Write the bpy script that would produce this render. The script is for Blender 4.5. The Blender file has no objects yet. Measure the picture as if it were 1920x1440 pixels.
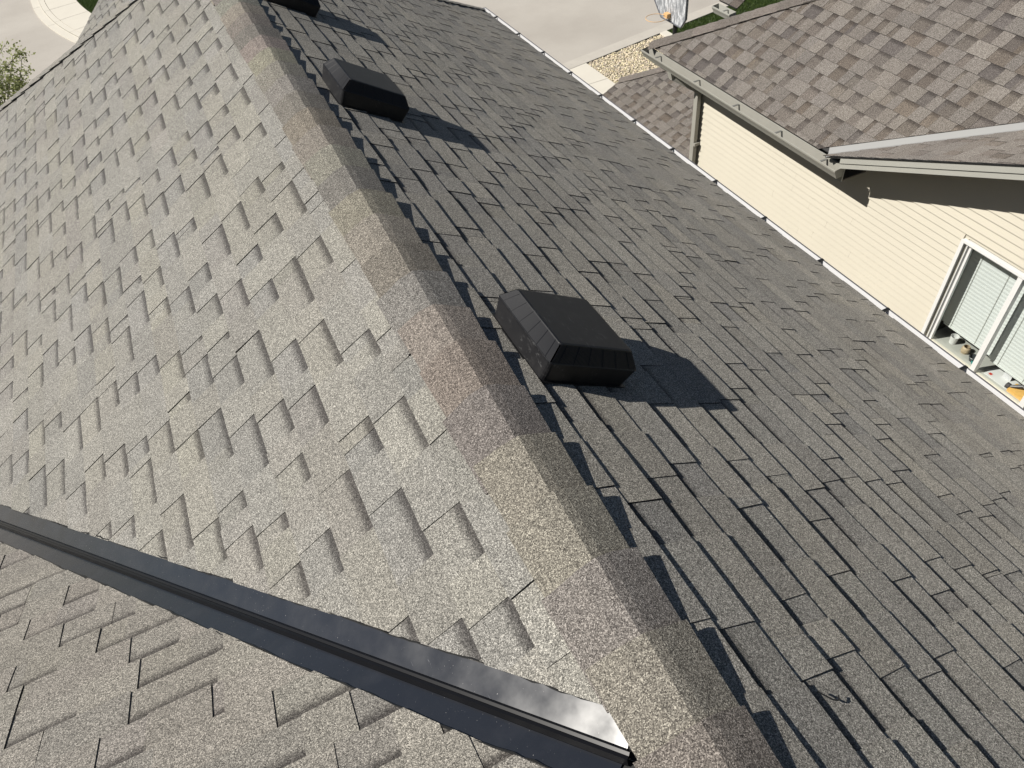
import bpy, math, random
from mathutils import Vector, Matrix

V = Vector
# ------------------------------------------------------------------ camera, sky, sun
sc = bpy.context.scene
COL = sc.collection
YAW, PITCH, ROLL, FPX = .3497, .8198, .1331, 1367.96
CAM = V((-.4463, 0.0, 1.692))
fwd = V((math.sin(YAW) * math.cos(PITCH), math.cos(YAW) * math.cos(PITCH), -math.sin(PITCH)))
r0 = V((math.cos(YAW), -math.sin(YAW), 0))
d0 = fwd.cross(r0)
right = r0 * math.cos(ROLL) + d0 * math.sin(ROLL)
down = d0 * math.cos(ROLL) - r0 * math.sin(ROLL)
cd = bpy.data.cameras.new('camera')
cam = bpy.data.objects.new('camera', cd)
COL.objects.link(cam)
cd.sensor_fit = 'HORIZONTAL'
cd.sensor_width = 36
cd.lens = FPX / 1920 * 36
cd.clip_start = .02
cd.clip_end = 400
m3 = Matrix((right, -down, -fwd)).transposed()
cam.matrix_world = Matrix.Translation(CAM) @ m3.to_4x4()
sc.camera = cam

SUN = V((.683, -.216, -.698)).normalized()          # direction the light travels
w = bpy.data.worlds.new('World')
sc.world = w
w.use_nodes = True
nt = w.node_tree
sky = nt.nodes.new('ShaderNodeTexSky')
sky.sky_type = 'NISHITA'
sky.sun_disc = False
sky.sun_elevation = math.asin(-SUN.z)
sky.sun_rotation = math.atan2(-SUN.x, -SUN.y)
sky.altitude = 1000
nt.links.new(sky.outputs[0], nt.nodes['Background'].inputs[0])
nt.nodes['Background'].inputs[1].default_value = .034
ld = bpy.data.lights.new('sun', 'SUN')
ld.energy = 4.6
ld.angle = math.radians(.53)
ld.color = (1, .955, .88)
sun = bpy.data.objects.new('sun', ld)
COL.objects.link(sun)
sun.location = (-20, 8, 30)
sun.rotation_euler = SUN.to_track_quat('-Z', 'Y').to_euler()
sc.view_settings.view_transform = 'Standard'
sc.view_settings.look = 'None'
sc.view_settings.gamma = 1
sc.view_settings.use_curve_mapping = False
sc.view_settings.exposure = .5


def project(p):
    q = V(p) - CAM
    z = q.dot(fwd)
    if z < .05:
        return None
    return 960 + FPX * q.dot(right) / z, 720 + FPX * q.dot(down) / z, z


# ------------------------------------------------------------------ helpers
LOC = {}


def put(o, parent=None, loc=(0, 0, 0)):
    """link an object whose own frame only translates; keep its world place under a parent"""
    COL.objects.link(o)
    o.location = loc
    LOC[o.name] = V(loc)
    if parent is not None:
        o.parent = parent
        o.matrix_parent_inverse = Matrix.Translation(-LOC[parent.name])
    return o


def tag(o, label=None, cat=None, group=None, kind=None):
    if label: o['label'] = label
    if cat: o['category'] = cat
    if group: o['group'] = group
    if kind: o['kind'] = kind
    return o


def empty(name, loc):
    o = bpy.data.objects.new(name, None)
    o.empty_display_size = .2
    return put(o, None, loc)


class MB:
    """collects faces with a material slot, a tint (rgb + gap flag) and uv in metres"""

    def __init__(s):
        s.v, s.f, s.m, s.c, s.uv = [], [], [], [], []

    def face(s, pts, m=0, c=(1, 1, 1, 0), uv=None):
        i = len(s.v)
        s.v += [tuple(p) for p in pts]
        s.f.append(tuple(range(i, i + len(pts))))
        s.m.append(m)
        s.c.append(c)
        s.uv.append(uv)

    def box(s, lo, hi, m=0, fr=None, c=(1, 1, 1, 0)):
        x0, y0, z0 = lo
        x1, y1, z1 = hi
        P = [V(p) for p in ((x0, y0, z0), (x1, y0, z0), (x1, y1, z0), (x0, y1, z0), (x0, y0, z1), (x1, y0, z1), (x1, y1, z1), (x0, y1, z1))]
        if fr: P = [fr @ p for p in P]
        for q in ((0, 3, 2, 1), (4, 5, 6, 7), (0, 1, 5, 4), (1, 2, 6, 5), (2, 3, 7, 6), (3, 0, 4, 7)):
            s.face([P[k] for k in q], m, c)

    def tube(s, pts, r, n=8, m=0):
        pts = [V(p) for p in pts]
        rings = []
        for i, p in enumerate(pts):
            d = (pts[min(i + 1, len(pts) - 1)] - pts[max(i - 1, 0)]).normalized()
            a = d.orthogonal().normalized()
            if i and rings:
                a = (rings[-1][1] - d * rings[-1][1].dot(d)).normalized()
            b = d.cross(a)
            rr = r[i] if isinstance(r, (list, tuple)) else r
            rings.append(([p + (a * math.cos(t * math.tau / n) + b * math.sin(t * math.tau / n)) * rr for t in range(n)], a))
        for i in range(len(rings) - 1):
            A, B = rings[i][0], rings[i + 1][0]
            for k in range(n):
                s.face([A[k], A[(k + 1) % n], B[(k + 1) % n], B[k]], m)
        s.face(rings[0][0][::-1], m)
        s.face(rings[-1][0], m)

    def build(s, name, mats, parent=None, center=False, loc=None, weld=True, smooth=False, attrs=True):
        mats = mats if isinstance(mats, (list, tuple)) else [mats]
        o = V((0, 0, 0))
        if loc is not None:
            o = V(loc)
        elif center and s.v:
            n = len(s.v)
            o = V((sum(p[0] for p in s.v) / n, sum(p[1] for p in s.v) / n, sum(p[2] for p in s.v) / n))
        vs, fs = s.v, s.f
        if weld:
            idx, vs, mp = {}, [], []
            for p in s.v:
                k = (round(p[0], 5), round(p[1], 5), round(p[2], 5))
                if k not in idx:
                    idx[k] = len(vs)
                    vs.append(p)
                mp.append(idx[k])
            fs = [tuple(mp[i] for i in f) for f in s.f]
        me = bpy.data.meshes.new(name)
        keep = [i for i, f in enumerate(fs) if len(set(f)) == len(f)]
        me.from_pydata([(p[0] - o.x, p[1] - o.y, p[2] - o.z) for p in vs], [], [fs[i] for i in keep])
        for mm in mats: me.materials.append(mm)
        me.polygons.foreach_set('material_index', [s.m[i] for i in keep])
        if attrs:
            a = me.color_attributes.new('tint', 'FLOAT_COLOR', 'CORNER')
            uvl = me.uv_layers.new(name='UVMap')
            cols, uvs = [], []
            for i in keep:
                n = len(fs[i])
                cols += list(s.c[i]) * n
                u = s.uv[i]
                for k in range(n): uvs += list(u[k]) if u else [0, 1]
            a.data.foreach_set('color', cols)
            uvl.data.foreach_set('uv', uvs)
        if smooth: me.polygons.foreach_set('use_smooth', [True] * len(keep))
        me.update()
        return put(bpy.data.objects.new(name, me), parent, tuple(o))


# ------------------------------------------------------------------ materials
class NT:
    def __init__(s, name):
        s.mat = bpy.data.materials.new(name)
        s.mat.use_nodes = True
        s.t = s.mat.node_tree
        s.b = s.t.nodes['Principled BSDF']

    def n(s, typ, **kw):
        o = s.t.nodes.new('ShaderNode' + typ)
        for k, v in kw.items():
            setattr(o, k, v)
        return o

    def l(s, a, b): s.t.links.new(a, b)

    def math(s, op, a, b=None, c=None, clamp=False):
        o = s.n('Math', operation=op, use_clamp=clamp)
        for i, x in enumerate((a, b, c)):
            if x is None: continue
            if isinstance(x, (int, float)): o.inputs[i].default_value = x
            else: s.l(x, o.inputs[i])
        return o.outputs[0]

    def mix(s, mode, f, a, b):
        o = s.n('MixRGB', blend_type=mode)
        for i, x in enumerate((f, a, b)):
            if isinstance(x, (int, float)): o.inputs[i].default_value = x
            elif isinstance(x, tuple): o.inputs[i].default_value = (*x[:3], 1)
            else: s.l(x, o.inputs[i])
        return o.outputs[0]

    def pos(s): return s.n('NewGeometry').outputs['Position']

    def noise(s, scale, detail=3, rough=.55, vec=None):
        o = s.n('TexNoise')
        o.inputs['Scale'].default_value = scale
        o.inputs['Detail'].default_value = detail
        o.inputs['Roughness'].default_value = rough
        s.l(vec or s.pos(), o.inputs['Vector'])
        return o.outputs['Fac']

    def ramp(s, fac, stops, interp='LINEAR'):
        o = s.n('ValToRGB')
        o.color_ramp.interpolation = interp
        el = o.color_ramp.elements
        while len(el) < len(stops): el.new(.5)
        for e, (p, c) in zip(el, stops):
            e.position = p
            e.color = (*c, 1) if isinstance(c, tuple) else (c, c, c, 1)
        s.l(fac, o.inputs[0])
        return o.outputs[0]

    def bump(s, h, strength, dist):
        o = s.n('Bump')
        o.inputs['Strength'].default_value = strength
        o.inputs['Distance'].default_value = dist
        s.l(h, o.inputs['Height'])
        s.l(o.outputs[0], s.b.inputs['Normal'])


def shingle_mat(name, stops, cell, band_dark, band_w, edge=False, bump=1.0):
    k = NT(name)
    vor = k.n('TexVoronoi')
    vor.inputs['Scale'].default_value = cell
    k.l(k.pos(), vor.inputs['Vector'])
    sep = k.n('SeparateColor')
    k.l(vor.outputs['Color'], sep.inputs[0])
    col = k.ramp(sep.outputs[0], stops)
    at = k.n('Attribute', attribute_name='tint')
    col = k.mix('MULTIPLY', 1, col, at.outputs['Color'])
    big = k.noise(1.7, 4)
    col = k.mix('MULTIPLY', 1, col, k.ramp(big, [(.3, (.95, .945, .935)), (.7, (1.04, 1.04, 1.035))]))
    med = k.noise(26, 4, .6)
    col = k.mix('MULTIPLY', 1, col, k.ramp(med, [(.3, .94), (.7, 1.05)]))
    clump = k.noise(150, 2, .6)
    col = k.mix('MULTIPLY', 1, col, k.ramp(clump, [(.32, .80), (.68, 1.16)]))
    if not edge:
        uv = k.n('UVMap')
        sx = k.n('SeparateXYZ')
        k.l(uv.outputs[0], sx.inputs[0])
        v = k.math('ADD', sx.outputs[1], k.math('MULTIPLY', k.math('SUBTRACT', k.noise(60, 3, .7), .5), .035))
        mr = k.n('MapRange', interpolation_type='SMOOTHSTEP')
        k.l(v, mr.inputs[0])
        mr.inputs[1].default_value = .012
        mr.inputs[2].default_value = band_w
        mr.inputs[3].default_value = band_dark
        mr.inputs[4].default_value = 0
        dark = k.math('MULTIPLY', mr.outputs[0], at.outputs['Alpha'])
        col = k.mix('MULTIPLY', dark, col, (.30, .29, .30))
    k.l(col, k.b.inputs['Base Color'])
    k.b.inputs['Roughness'].default_value = .85
    k.b.inputs['Specular IOR Level'].default_value = .25
    k.b.inputs['Diffuse Roughness'].default_value = .35
    h = k.math('MULTIPLY', vor.outputs['Distance'], -1.0)
    h = k.math('ADD', h, k.math('MULTIPLY', clump, 1.5))
    k.bump(h, .42 * bump, .0020)
    return k.mat


def plain(name, col, rough=.6, metal=0, spec=.5, nscale=8, namp=.12, bumps=None, dirt=None):
    k = NT(name)
    c = tuple(col)
    f = k.noise(nscale, 5, .6)
    a = k.mix('MIX', f, tuple(x * (1 - namp) for x in c), tuple(min(1, x * (1 + namp)) for x in c))
    if dirt:
        sc_, th, dc, amt = dirt
        dm = k.ramp(k.noise(sc_, 6, .7), [(th, 0.0), (min(1, th + .12), amt)])
        a = k.mix('MIX', dm, a, dc)
    k.l(a, k.b.inputs['Base Color'])
    k.b.inputs['Roughness'].default_value = rough
    k.b.inputs['Metallic'].default_value = metal
    k.b.inputs['Specular IOR Level'].default_value = spec
    if bumps: k.bump(k.noise(bumps[0], 4), bumps[1], bumps[2])
    return k.mat


GREY = [(0, (.066, .0635, .0585)), (.22, (.140, .135, .124)), (.5, (.226, .218, .200)), (.8, (.335, .323, .295)), (1, (.58, .56, .512))]
WARM = [(0, (.05, .046, .043)), (.22, (.112, .105, .097)), (.5, (.192, .181, .166)), (.8, (.29, .275, .253)), (1, (.52, .50, .463))]
BRWN = [(0, (.050, .045, .0395)), (.25, (.099, .089, .080)), (.5, (.152, .138, .126)), (.8, (.215, .198, .183)), (1, (.36, .34, .32))]
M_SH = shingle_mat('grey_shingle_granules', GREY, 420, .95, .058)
M_CAP = shingle_mat('ridge_cap_granules', WARM, 420, 0, .06)
M_EDGE = shingle_mat('cut_asphalt_edge', [(0, .006), (.6, .02), (1, .075)], 500, 0, .05, edge=True, bump=.6)
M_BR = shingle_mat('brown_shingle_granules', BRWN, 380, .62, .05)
M_BEDGE = shingle_mat('brown_cut_edge', [(0, .015), (.6, .035), (1, .10)], 500, 0, .05, edge=True, bump=.6)
M_DECK = plain('dark_roof_felt', (.03, .03, .03), .9)
def flash_mat():
    k = NT('navy_black_painted_metal')
    c = k.mix('MIX', k.noise(3, 4), (.015, .017, .022), (.021, .023, .029))
    sm = k.ramp(k.noise(7, 5, .65), [(.5, 0.0), (.75, .07)])
    c = k.mix('MIX', sm, c, (.13, .13, .14))
    mp = k.n('Mapping')
    k.l(k.pos(), mp.inputs[0])
    mp.inputs['Rotation'].default_value = (0, 0, .75)
    mp.inputs['Scale'].default_value = (150, 14, 30)
    sc_ = k.ramp(k.noise(1.0, 3, .7, mp.outputs[0]), [(.69, 0.0), (.75, .4)])
    c = k.mix('MIX', k.math('MULTIPLY', sc_, k.ramp(k.noise(5, 2), [(.5, 0.0), (.62, 1.0)])), c, (.30, .30, .31))
    sp = k.ramp(k.noise(210, 2, .5), [(.745, 0.0), (.775, .8)])
    c = k.mix('MIX', sp, c, (.42, .41, .39))
    k.l(c, k.b.inputs['Base Color'])
    k.l(k.ramp(k.noise(9, 4), [(.3, .17), (.7, .27)]), k.b.inputs['Roughness'])
    k.b.inputs['Specular IOR Level'].default_value = .7
    k.bump(k.noise(2.2, 2), .06, .012)
    return k.mat


M_FLASH = flash_mat()
M_FLASHD = plain('black_flashing_rib', (.006, .006, .007), .3, 0, .25, 5, .25)
M_WHITE = plain('white_painted_metal', (.60, .60, .61), .4, 0, .5, 4, .04, None, (9, .62, (.45, .42, .37), .3))
M_WHITEV = plain('white_vinyl', (.68, .68, .67), .4, 0, .5, 6, .03)
M_NGUT = plain('putty_painted_metal', (.31, .302, .270), .38, 0, .5, 7, .12, None, (14, .6, (.30, .27, .2), .4))
M_HANG = plain('dull_hanger_steel', (.17, .17, .16), .5, 0, .5)
M_NFAS = plain('putty_fascia_paint', (.35, .348, .315), .5, 0, .4, 3, .08, None, (6, .66, (.38, .36, .31), .35))
M_NVAL = plain('pale_valley_metal', (.285, .285, .28), .45, .0, .5, 3, .06)
M_SIDE = plain('cream_vinyl_siding', (.52, .487, .408), .55, 0, .35, 1.3, .05, (220, .12, .001), (2.2, .66, (.545, .51, .43), .5))
M_SOFF = plain('brown_soffit', (.16, .14, .12), .7, 0, .3, 3, .1)
M_TRIM = plain('cream_sill_vinyl', (.60, .565, .475), .5, 0, .4, 3, .04)
M_BLK = plain('black_gasket', (.012, .012, .012), .5)
M_CONC = plain('pale_concrete', (.60, .565, .49), .85, 0, .3, 1.5, .07, (60, .25, .004), (3, .62, (.45, .42, .36), .4))
M_KERB = plain('worn_kerb_concrete', (.46, .43, .38), .85, 0, .3, 2.5, .14, (60, .25, .004), (5, .58, (.30, .28, .25), .5))
M_JOINT = plain('dark_joint', (.10, .095, .085), .9)
M_GRASSG = plain('lawn_soil', (.03, .045, .012), .95, 0, .2, 12, .3)
M_WOOD = plain('bark', (.10, .085, .065), .9, 0, .2, 20, .3, (60, .5, .01))


def road_mat():
    k = NT('sun_bleached_asphalt')
    a = k.ramp(k.noise(.35, 5, .6), [(.3, (.365, .336, .298)), (.7, (.445, .415, .37))])
    a = k.mix('MULTIPLY', 1, a, k.ramp(k.noise(45, 3, .7), [(.3, .86), (.7, 1.12)]))
    st = k.ramp(k.noise(1.1, 6, .75), [(.58, 0.0), (.74, .35)])
    a = k.mix('MIX', st, a, (.36, .325, .295))
    k.l(a, k.b.inputs['Base Color'])
    k.b.inputs['Roughness'].default_value = .9
    k.bump(k.noise(70, 3), .3, .006)
    return k.mat


M_ROAD = road_mat()


def vent_mat():
    k = NT('black_scuffed_plastic')
    f = k.noise(6, 5, .6)
    c = k.mix('MIX', f, (.0055, .0055, .0065), (.011, .011, .0125))
    mp = k.n('Mapping')
    k.l(k.pos(), mp.inputs[0])
    mp.inputs['Scale'].default_value = (90, 26, 60)
    mp.inputs['Rotation'].default_value = (.3, .5, .8)
    sc1 = k.ramp(k.noise(1.0, 4, .75, mp.outputs[0]), [(.56, 0.0), (.68, .3)])
    msk = k.ramp(k.noise(9, 3, .6), [(.48, 0.0), (.62, 1.0)])
    d = k.mix('MULTIPLY', 1, sc1, msk)
    c = k.mix('MIX', d, c, (.20, .20, .20))
    dust = k.ramp(k.noise(16, 5, .7), [(.5, 0.0), (.8, .07)])
    c = k.mix('MIX', dust, c, (.16, .155, .15))
    k.l(c, k.b.inputs['Base Color'])
    k.b.inputs['Roughness'].default_value = .5
    k.b.inputs['Specular IOR Level'].default_value = .4
    k.bump(k.noise(180, 3), .12, .001)
    return k.mat


M_VENT = vent_mat()
M_LOUV = plain('black_louvre_plastic', (.006, .0065, .009), .6, 0, .3)


def leaf_mat(name, a, b, c):
    k = NT(name)
    k.l(k.ramp(k.noise(9, 3), [(.3, a), (.5, b), (.72, c)]), k.b.inputs['Base Color'])
    k.b.inputs['Roughness'].default_value = .5
    k.b.inputs['Subsurface Weight'].default_value = 0
    tr = k.n('BsdfTranslucent')
    tr.inputs[0].default_value = (*b, 1)
    mx = k.n('MixShader')
    mx.inputs[0].default_value = .3
    k.l(k.b.outputs[0], mx.inputs[1])
    k.l(tr.outputs[0], mx.inputs[2])
    k.l(mx.outputs[0], k.t.nodes['Material Output'].inputs[0])
    return k.mat


M_LEAF = leaf_mat('pale_green_leaf', (.20, .23, .06), (.38, .41, .17), (.55, .57, .36))
M_GRASS = leaf_mat('lawn_blades', (.035, .065, .012), (.06, .10, .02), (.10, .14, .035))


def glass_mat():
    k = NT('window_glass')
    k.b.inputs['Base Color'].default_value = (.95, 1, .98, 1)
    k.b.inputs['Roughness'].default_value = .02
    k.b.inputs['IOR'].default_value = 1.45
    gl = k.n('BsdfGlossy')
    gl.inputs[1].default_value = .03
    tp = k.n('BsdfTransparent')
    tp.inputs[0].default_value = (.955, .97, .965, 1)
    fr = k.n('LayerWeight')
    fr.inputs[0].default_value = .5
    ff = k.math('ADD', k.math('MULTIPLY', k.math('POWER', fr.outputs['Facing'], 4.0), .55), .04)
    mx = k.n('MixShader')
    k.l(ff, mx.inputs[0])
    k.l(tp.outputs[0], mx.inputs[1])
    k.l(gl.outputs[0], mx.inputs[2])
    k.l(mx.outputs[0], k.t.nodes['Material Output'].inputs[0])
    return k.mat


M_GLASS = glass_mat()

# ------------------------------------------------------------------ roof geometry
T = .6332                        # pitch of the two main slopes
NN = math.sqrt(1 + T * T)
TH, TV = .7196, .4793            # hip end and cross wing
YH, YV = 7.19, .211             # ridge end, valley head
XE = 3.631                       # eave (horizontal distance from the ridge)
GZ = -8.0                        # ground


class Plane:
    """a roof slope: u along the course, s down the slope, h off the surface"""

    def __init__(p, o, u, s):
        p.o, p.u, p.s = V(o), V(u).normalized(), V(s).normalized()
        n = p.u.cross(p.s)
        p.n = n if n.z > 0 else -n

    def at(p, u, s, h=0): return p.o + p.u * u + p.s * s + p.n * h

    def uv(p, P):
        d = V(P) - p.o
        return d.dot(p.u), d.dot(p.s)

    def half(p, A, B, inside):
        """half plane of (u,s) on the same side of line AB as the point inside"""
        a, b, c = p.uv(A), p.uv(B), p.uv(inside)
        nx, ny = -(b[1] - a[1]), b[0] - a[0]
        l = math.hypot(nx, ny)
        nx, ny = nx / l, ny / l
        d = nx * a[0] + ny * a[1]
        if nx * c[0] + ny * c[1] < d: nx, ny, d = -nx, -ny, -d
        return nx, ny, d


def clip(poly, halves):
    for nx, ny, d in halves:
        out = []
        for i in range(len(poly)):
            a, b = poly[i - 1], poly[i]
            da, db = nx * a[0] + ny * a[1] - d, nx * b[0] + ny * b[1] - d
            if (da >= 0) != (db >= 0):
                t = da / (da - db)
                out.append((a[0] + (b[0] - a[0]) * t, a[1] + (b[1] - a[1]) * t))
            if db >= 0: out.append(b)
        poly = out
        if len(poly) < 3: return []
    return poly


def prism(mb, pl, poly, hf, th, s0, s1, col, em=1, bulge=None):
    """top face + cut edges of one flat piece; its upslope edge stays open under the next course"""
    if not poly: return
    area = sum(poly[i - 1][0] * poly[i][1] - poly[i][0] * poly[i - 1][1] for i in range(len(poly)))
    if abs(area) < 4e-6: return
    top = [pl.at(u, s, hf(u, s)) for u, s in poly]
    uv = [(u, s - s0) for u, s in poly]
    e1, e2 = top[1] - top[0], top[2] - top[1]
    flip = e1.cross(e2).dot(pl.n) < 0
    mb.face(top[::-1] if flip else top, 0, col, uv[::-1] if flip else uv)
    for i in range(len(poly)):
        a, b = poly[i - 1], poly[i]
        if a[1] < s0 - .003 and b[1] < s0 - .003: continue
        A, B = top[i - 1], top[i]
        q = [A, B, B - pl.n * th, A - pl.n * th]
        mb.face(q[::-1] if not flip else q, em, (1, 1, 1, 0))


def lay_shingles(pl, name, parent, mats, e, s_first, s_range, u_range, halves, rng, tints, gapt, keep=300, L=1.06, tooth=(.12, .33), gap=(.09, .29), th=.0034, lift=.0015, stp=2.0, rag=None, field_name='shingle_field'):
    """every course from the top down; each shingle = one laminated strip with its own teeth"""
    items = []
    k0 = math.floor((s_range[0] - s_first) / e)
    k1 = math.ceil((s_range[1] - s_first) / e)
    for k in range(k0, k1 + 1):
        s0 = s_first + k * e                 # butt line of the course above
        s1 = s0 + e
        if s1 < s_range[0] - .001 or s0 > s_range[1]: continue
        u = u_range[0] - rng.uniform(0, L)
        while u < u_range[1]:
            ue = u + L
            P = project(pl.at((u + ue) / 2, (s0 + s1) / 2))
            mb = MB()
            dz = rng.uniform(0, lift)
            hv = list(halves)
            if rag is not None: hv[rag] = (halves[rag][0], halves[rag][1], halves[rag][2] + rng.uniform(-.0035, .0045))
            skew = rng.uniform(-.0025, .0025)
            off = rng.uniform(-.002, .002)
            ph, am = rng.uniform(0, 6.28), rng.uniform(.0006, .0022)
            base0, base1 = .0022, .0022 + stp * th

            def hb(uu, ss, dz=dz, s0=s0, u=u, ph=ph, am=am):
                f = (ss - s0) / e
                return base0 + (base1 - base0) * f + (dz + am * math.sin(uu * 9 + ph)) * max(0, f)

            t0 = rng.choice(tints)
            j = rng.uniform(.93, 1.07)
            col = (t0[0] * j, t0[1] * j, t0[2] * j)
            g = rng.choice(gapt)
            # lower layer, cut in three so it can wave a little
            n = 3
            for i in range(n):
                a, b = u + .0012 + (L - .0024) * i / n, u + .0012 + (L - .0024) * (i + 1) / n
                poly = [(a, s0 - .045), (b, s0 - .045), (b, s1 + off + skew * (b - u)), (a, s1 + off + skew * (a - u))]
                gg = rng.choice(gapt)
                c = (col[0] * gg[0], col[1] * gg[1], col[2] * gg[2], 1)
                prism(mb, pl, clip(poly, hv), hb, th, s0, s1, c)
            # teeth
            x = u + .0012 + (rng.uniform(0, .12) if rng.random() < .6 else 0)
            while x < ue - .03:
                wd = rng.uniform(*tooth)
                xe = min(x + wd, ue - .0012)
                if ue - xe < .04: xe = ue - .0012
                tp = rng.uniform(-.004, .010)
                so = off + rng.uniform(-.0015, .0015)
                poly = [(x - tp, s0 - .045), (xe + tp, s0 - .045), (xe, s1 + so + skew * (xe - u)), (x, s1 + so + skew * (x - u))]
                t1 = rng.choice(tints)
                q = rng.uniform(.93, 1.07)
                mixed = tuple((t1[i] * .6 + t0[i] * .4) * q for i in range(3)) + (0,)
                lf = rng.uniform(0, .0012)
                prism(mb, pl, clip(poly, hv if rag is None else [(h_[0], h_[1], h_[2] + (rng.uniform(0, .004) if i_ == rag else 0)) for i_, h_ in enumerate(hv)]), lambda uu, ss, lf=lf: hb(uu, ss) + th + lf * (ss - s0) / e, th * .98, s0, s1, mixed)
                x = xe + rng.uniform(*gap)
            if mb.f:
                sz = 0
                if P and -60 < P[0] < 1980 and -60 < P[1] < 1500:
                    sz = 1 / (P[2] ** 2)
                items.append((sz, mb))
            u = ue
    items.sort(key=lambda t: -t[0])
    rest = MB()
    nrest = 0
    for i, (sz, mb) in enumerate(items):
        if sz > 0 and i < keep:
            mb.build(name, mats, parent, center=True, weld=False)
        else:
            b = len(rest.v)
            rest.v += mb.v
            rest.f += [tuple(x + b for x in f) for f in mb.f]
            rest.m += mb.m
            rest.c += mb.c
            rest.uv += mb.uv
            nrest += 1
    if nrest:
        tag(rest.build(field_name, mats, parent, weld=False), kind='stuff')
    return len(items), nrest


def cap_piece(A, D, wl, wr, q0, ln, half, hlow, hhigh, r, tint, mats, parent, name, rng, raised_far=True, th=.0045, jag=.004):
    """one folded cap shingle straddling a ridge or hip: A on the axis, D along it, wl/wr down the two slopes"""
    up = -(wl + wr)
    up.normalize()
    mb = MB()
    na, nq = 9, 4
    j0 = [rng.uniform(-jag, jag) for _ in range(4)]
    rows, rows2 = [], []
    sk = rng.uniform(-.9, .9) * jag * 1.4
    for iq in range(nq):
        f = iq / (nq - 1)
        row, row2 = [], []
        h = hlow + (hhigh - hlow) * (f if raised_far else 1 - f)
        fr = f if raised_far else 1 - f
        for ia in range(na):
            a = (ia / (na - 1) * 2 - 1)
            hl = half + (j0[0] if a < 0 else j0[1])
            d = abs(a) * hl
            wv = wl if a < 0 else wr
            soft = math.sqrt(d * d + r * r) - r * .72
            # the free corners stand off the slope a little
            flare = .0045 * fr ** 1.6 * max(0, abs(a) - .3) / .7
            nrm = (up - wv * up.dot(wv)).normalized()
            P = A + D * (q0 + ln * f + sk * a + .004 * math.sin(3 * a + j0[2] * 900) * (1 if iq == nq - 1 else 0)) + wv * d - up * ((soft - d) * abs(up.dot(wv))) + nrm * (h + flare)
            row.append(P)
            row2.append(P - nrm * th)
        rows.append(row)
        rows2.append(row2)
    for iq in range(nq - 1):
        for ia in range(na - 1):
            pts = [rows[iq][ia], rows[iq][ia + 1], rows[iq + 1][ia + 1], rows[iq + 1][ia]]
            if (pts[1] - pts[0]).cross(pts[2] - pts[1]).dot(up) < 0: pts = pts[::-1]
            mb.face(pts, 0, (*tint, 0))
            pts = [rows2[iq][ia], rows2[iq][ia + 1], rows2[iq + 1][ia + 1], rows2[iq + 1][ia]]
            mb.face(pts, 1)
    for ia in range(na - 1):
        for iq in (0, nq - 1):
            mb.face([rows[iq][ia], rows[iq][ia + 1], rows2[iq][ia + 1], rows2[iq][ia]], 0 if iq == nq - 1 else 1, (*[c * .9 for c in tint], 0))
    for iq in range(nq - 1):
        for ia in (0, na - 1):
            mb.face([rows[iq][ia], rows[iq + 1][ia], rows2[iq + 1][ia], rows2[iq][ia]], 1)
    return mb.build(name, mats, parent, center=True, smooth=False)


# ================================================================== GROUND AND STREET
def sheet(name, pts, z, mat, kind='structure', parent=None, sub=None):
    mb = MB()
    mb.face([V((x, y, z)) for x, y in pts], 0)
    o = mb.build(name, mat, parent, weld=False, attrs=False)
    if kind: o['kind'] = kind
    return o


sheet('ground', [(-150, -150), (150, -150), (150, 200), (-150, 200)], GZ - .12, M_GRASSG)
KA = .145                                   # the street runs a little askew to the houses


def ks(x, off=0): return 19.05 + (x - 9.5) * KA + off


mb = MB()
mb.face([V((-120, ks(-120, .485), GZ)), V((120, ks(120, .485), GZ)), V((120, 180, GZ)), V((-120, 180, GZ))], 0)
o = mb.build('road', M_ROAD, attrs=False)
o['kind'] = 'structure'


def slab(name, quad, z0, z1, mat, parent=None, kind=None):
    mb = MB()
    b = [V((x, y, z0)) for x, y in quad]
    t = [V((x, y, z1)) for x, y in quad]
    mb.face(t, 0)
    for i in range(len(quad)):
        mb.face([b[i - 1], b[i], t[i], t[i - 1]], 0)
    o = mb.build(name, mat, parent, center=True, weld=True, attrs=False)
    if kind: o['kind'] = kind
    return o


kerb = slab('kerb', [(-12, ks(-12, .0)), (-12, ks(-12, -.02)), (40, ks(40, -.02)), (40, ks(40, .0))], GZ - .1, GZ + .03, M_JOINT, None, 'structure')
x = -12.0
while x < 34:
    slab('kerb_block', [(x + .006, ks(x)), (x + 2.99, ks(x + 2.99)), (x + 2.99, ks(x + 2.99, .445)), (x + .006, ks(x, .445))], GZ - .1, GZ + .035, M_KERB, kerb)
    x += 3.0

# concrete path beside the gravel
path = slab('path', [(8.2, 8), (8.22, 8), (8.22, 18.9), (8.2, 18.7)], GZ - .1, GZ + .02, M_JOINT, None, 'structure')
ys = [ks(9.5) - .02, 17.87, 16.6, 15.3, 14.0, 12.7]
for i in range(len(ys) - 1):
    y1, y0 = ys[i], ys[i + 1]
    s_ = KA if i == 0 else 0
    slab('path_slab', [(8.25, y0 + .008), (10.22, y0 + .008), (10.22, y1 - .008 + .7 * s_), (8.25, y1 - .008 - 1.2 * s_)], GZ - .1, GZ + .04, M_CONC, path)
rng = random.Random(5)
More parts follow.
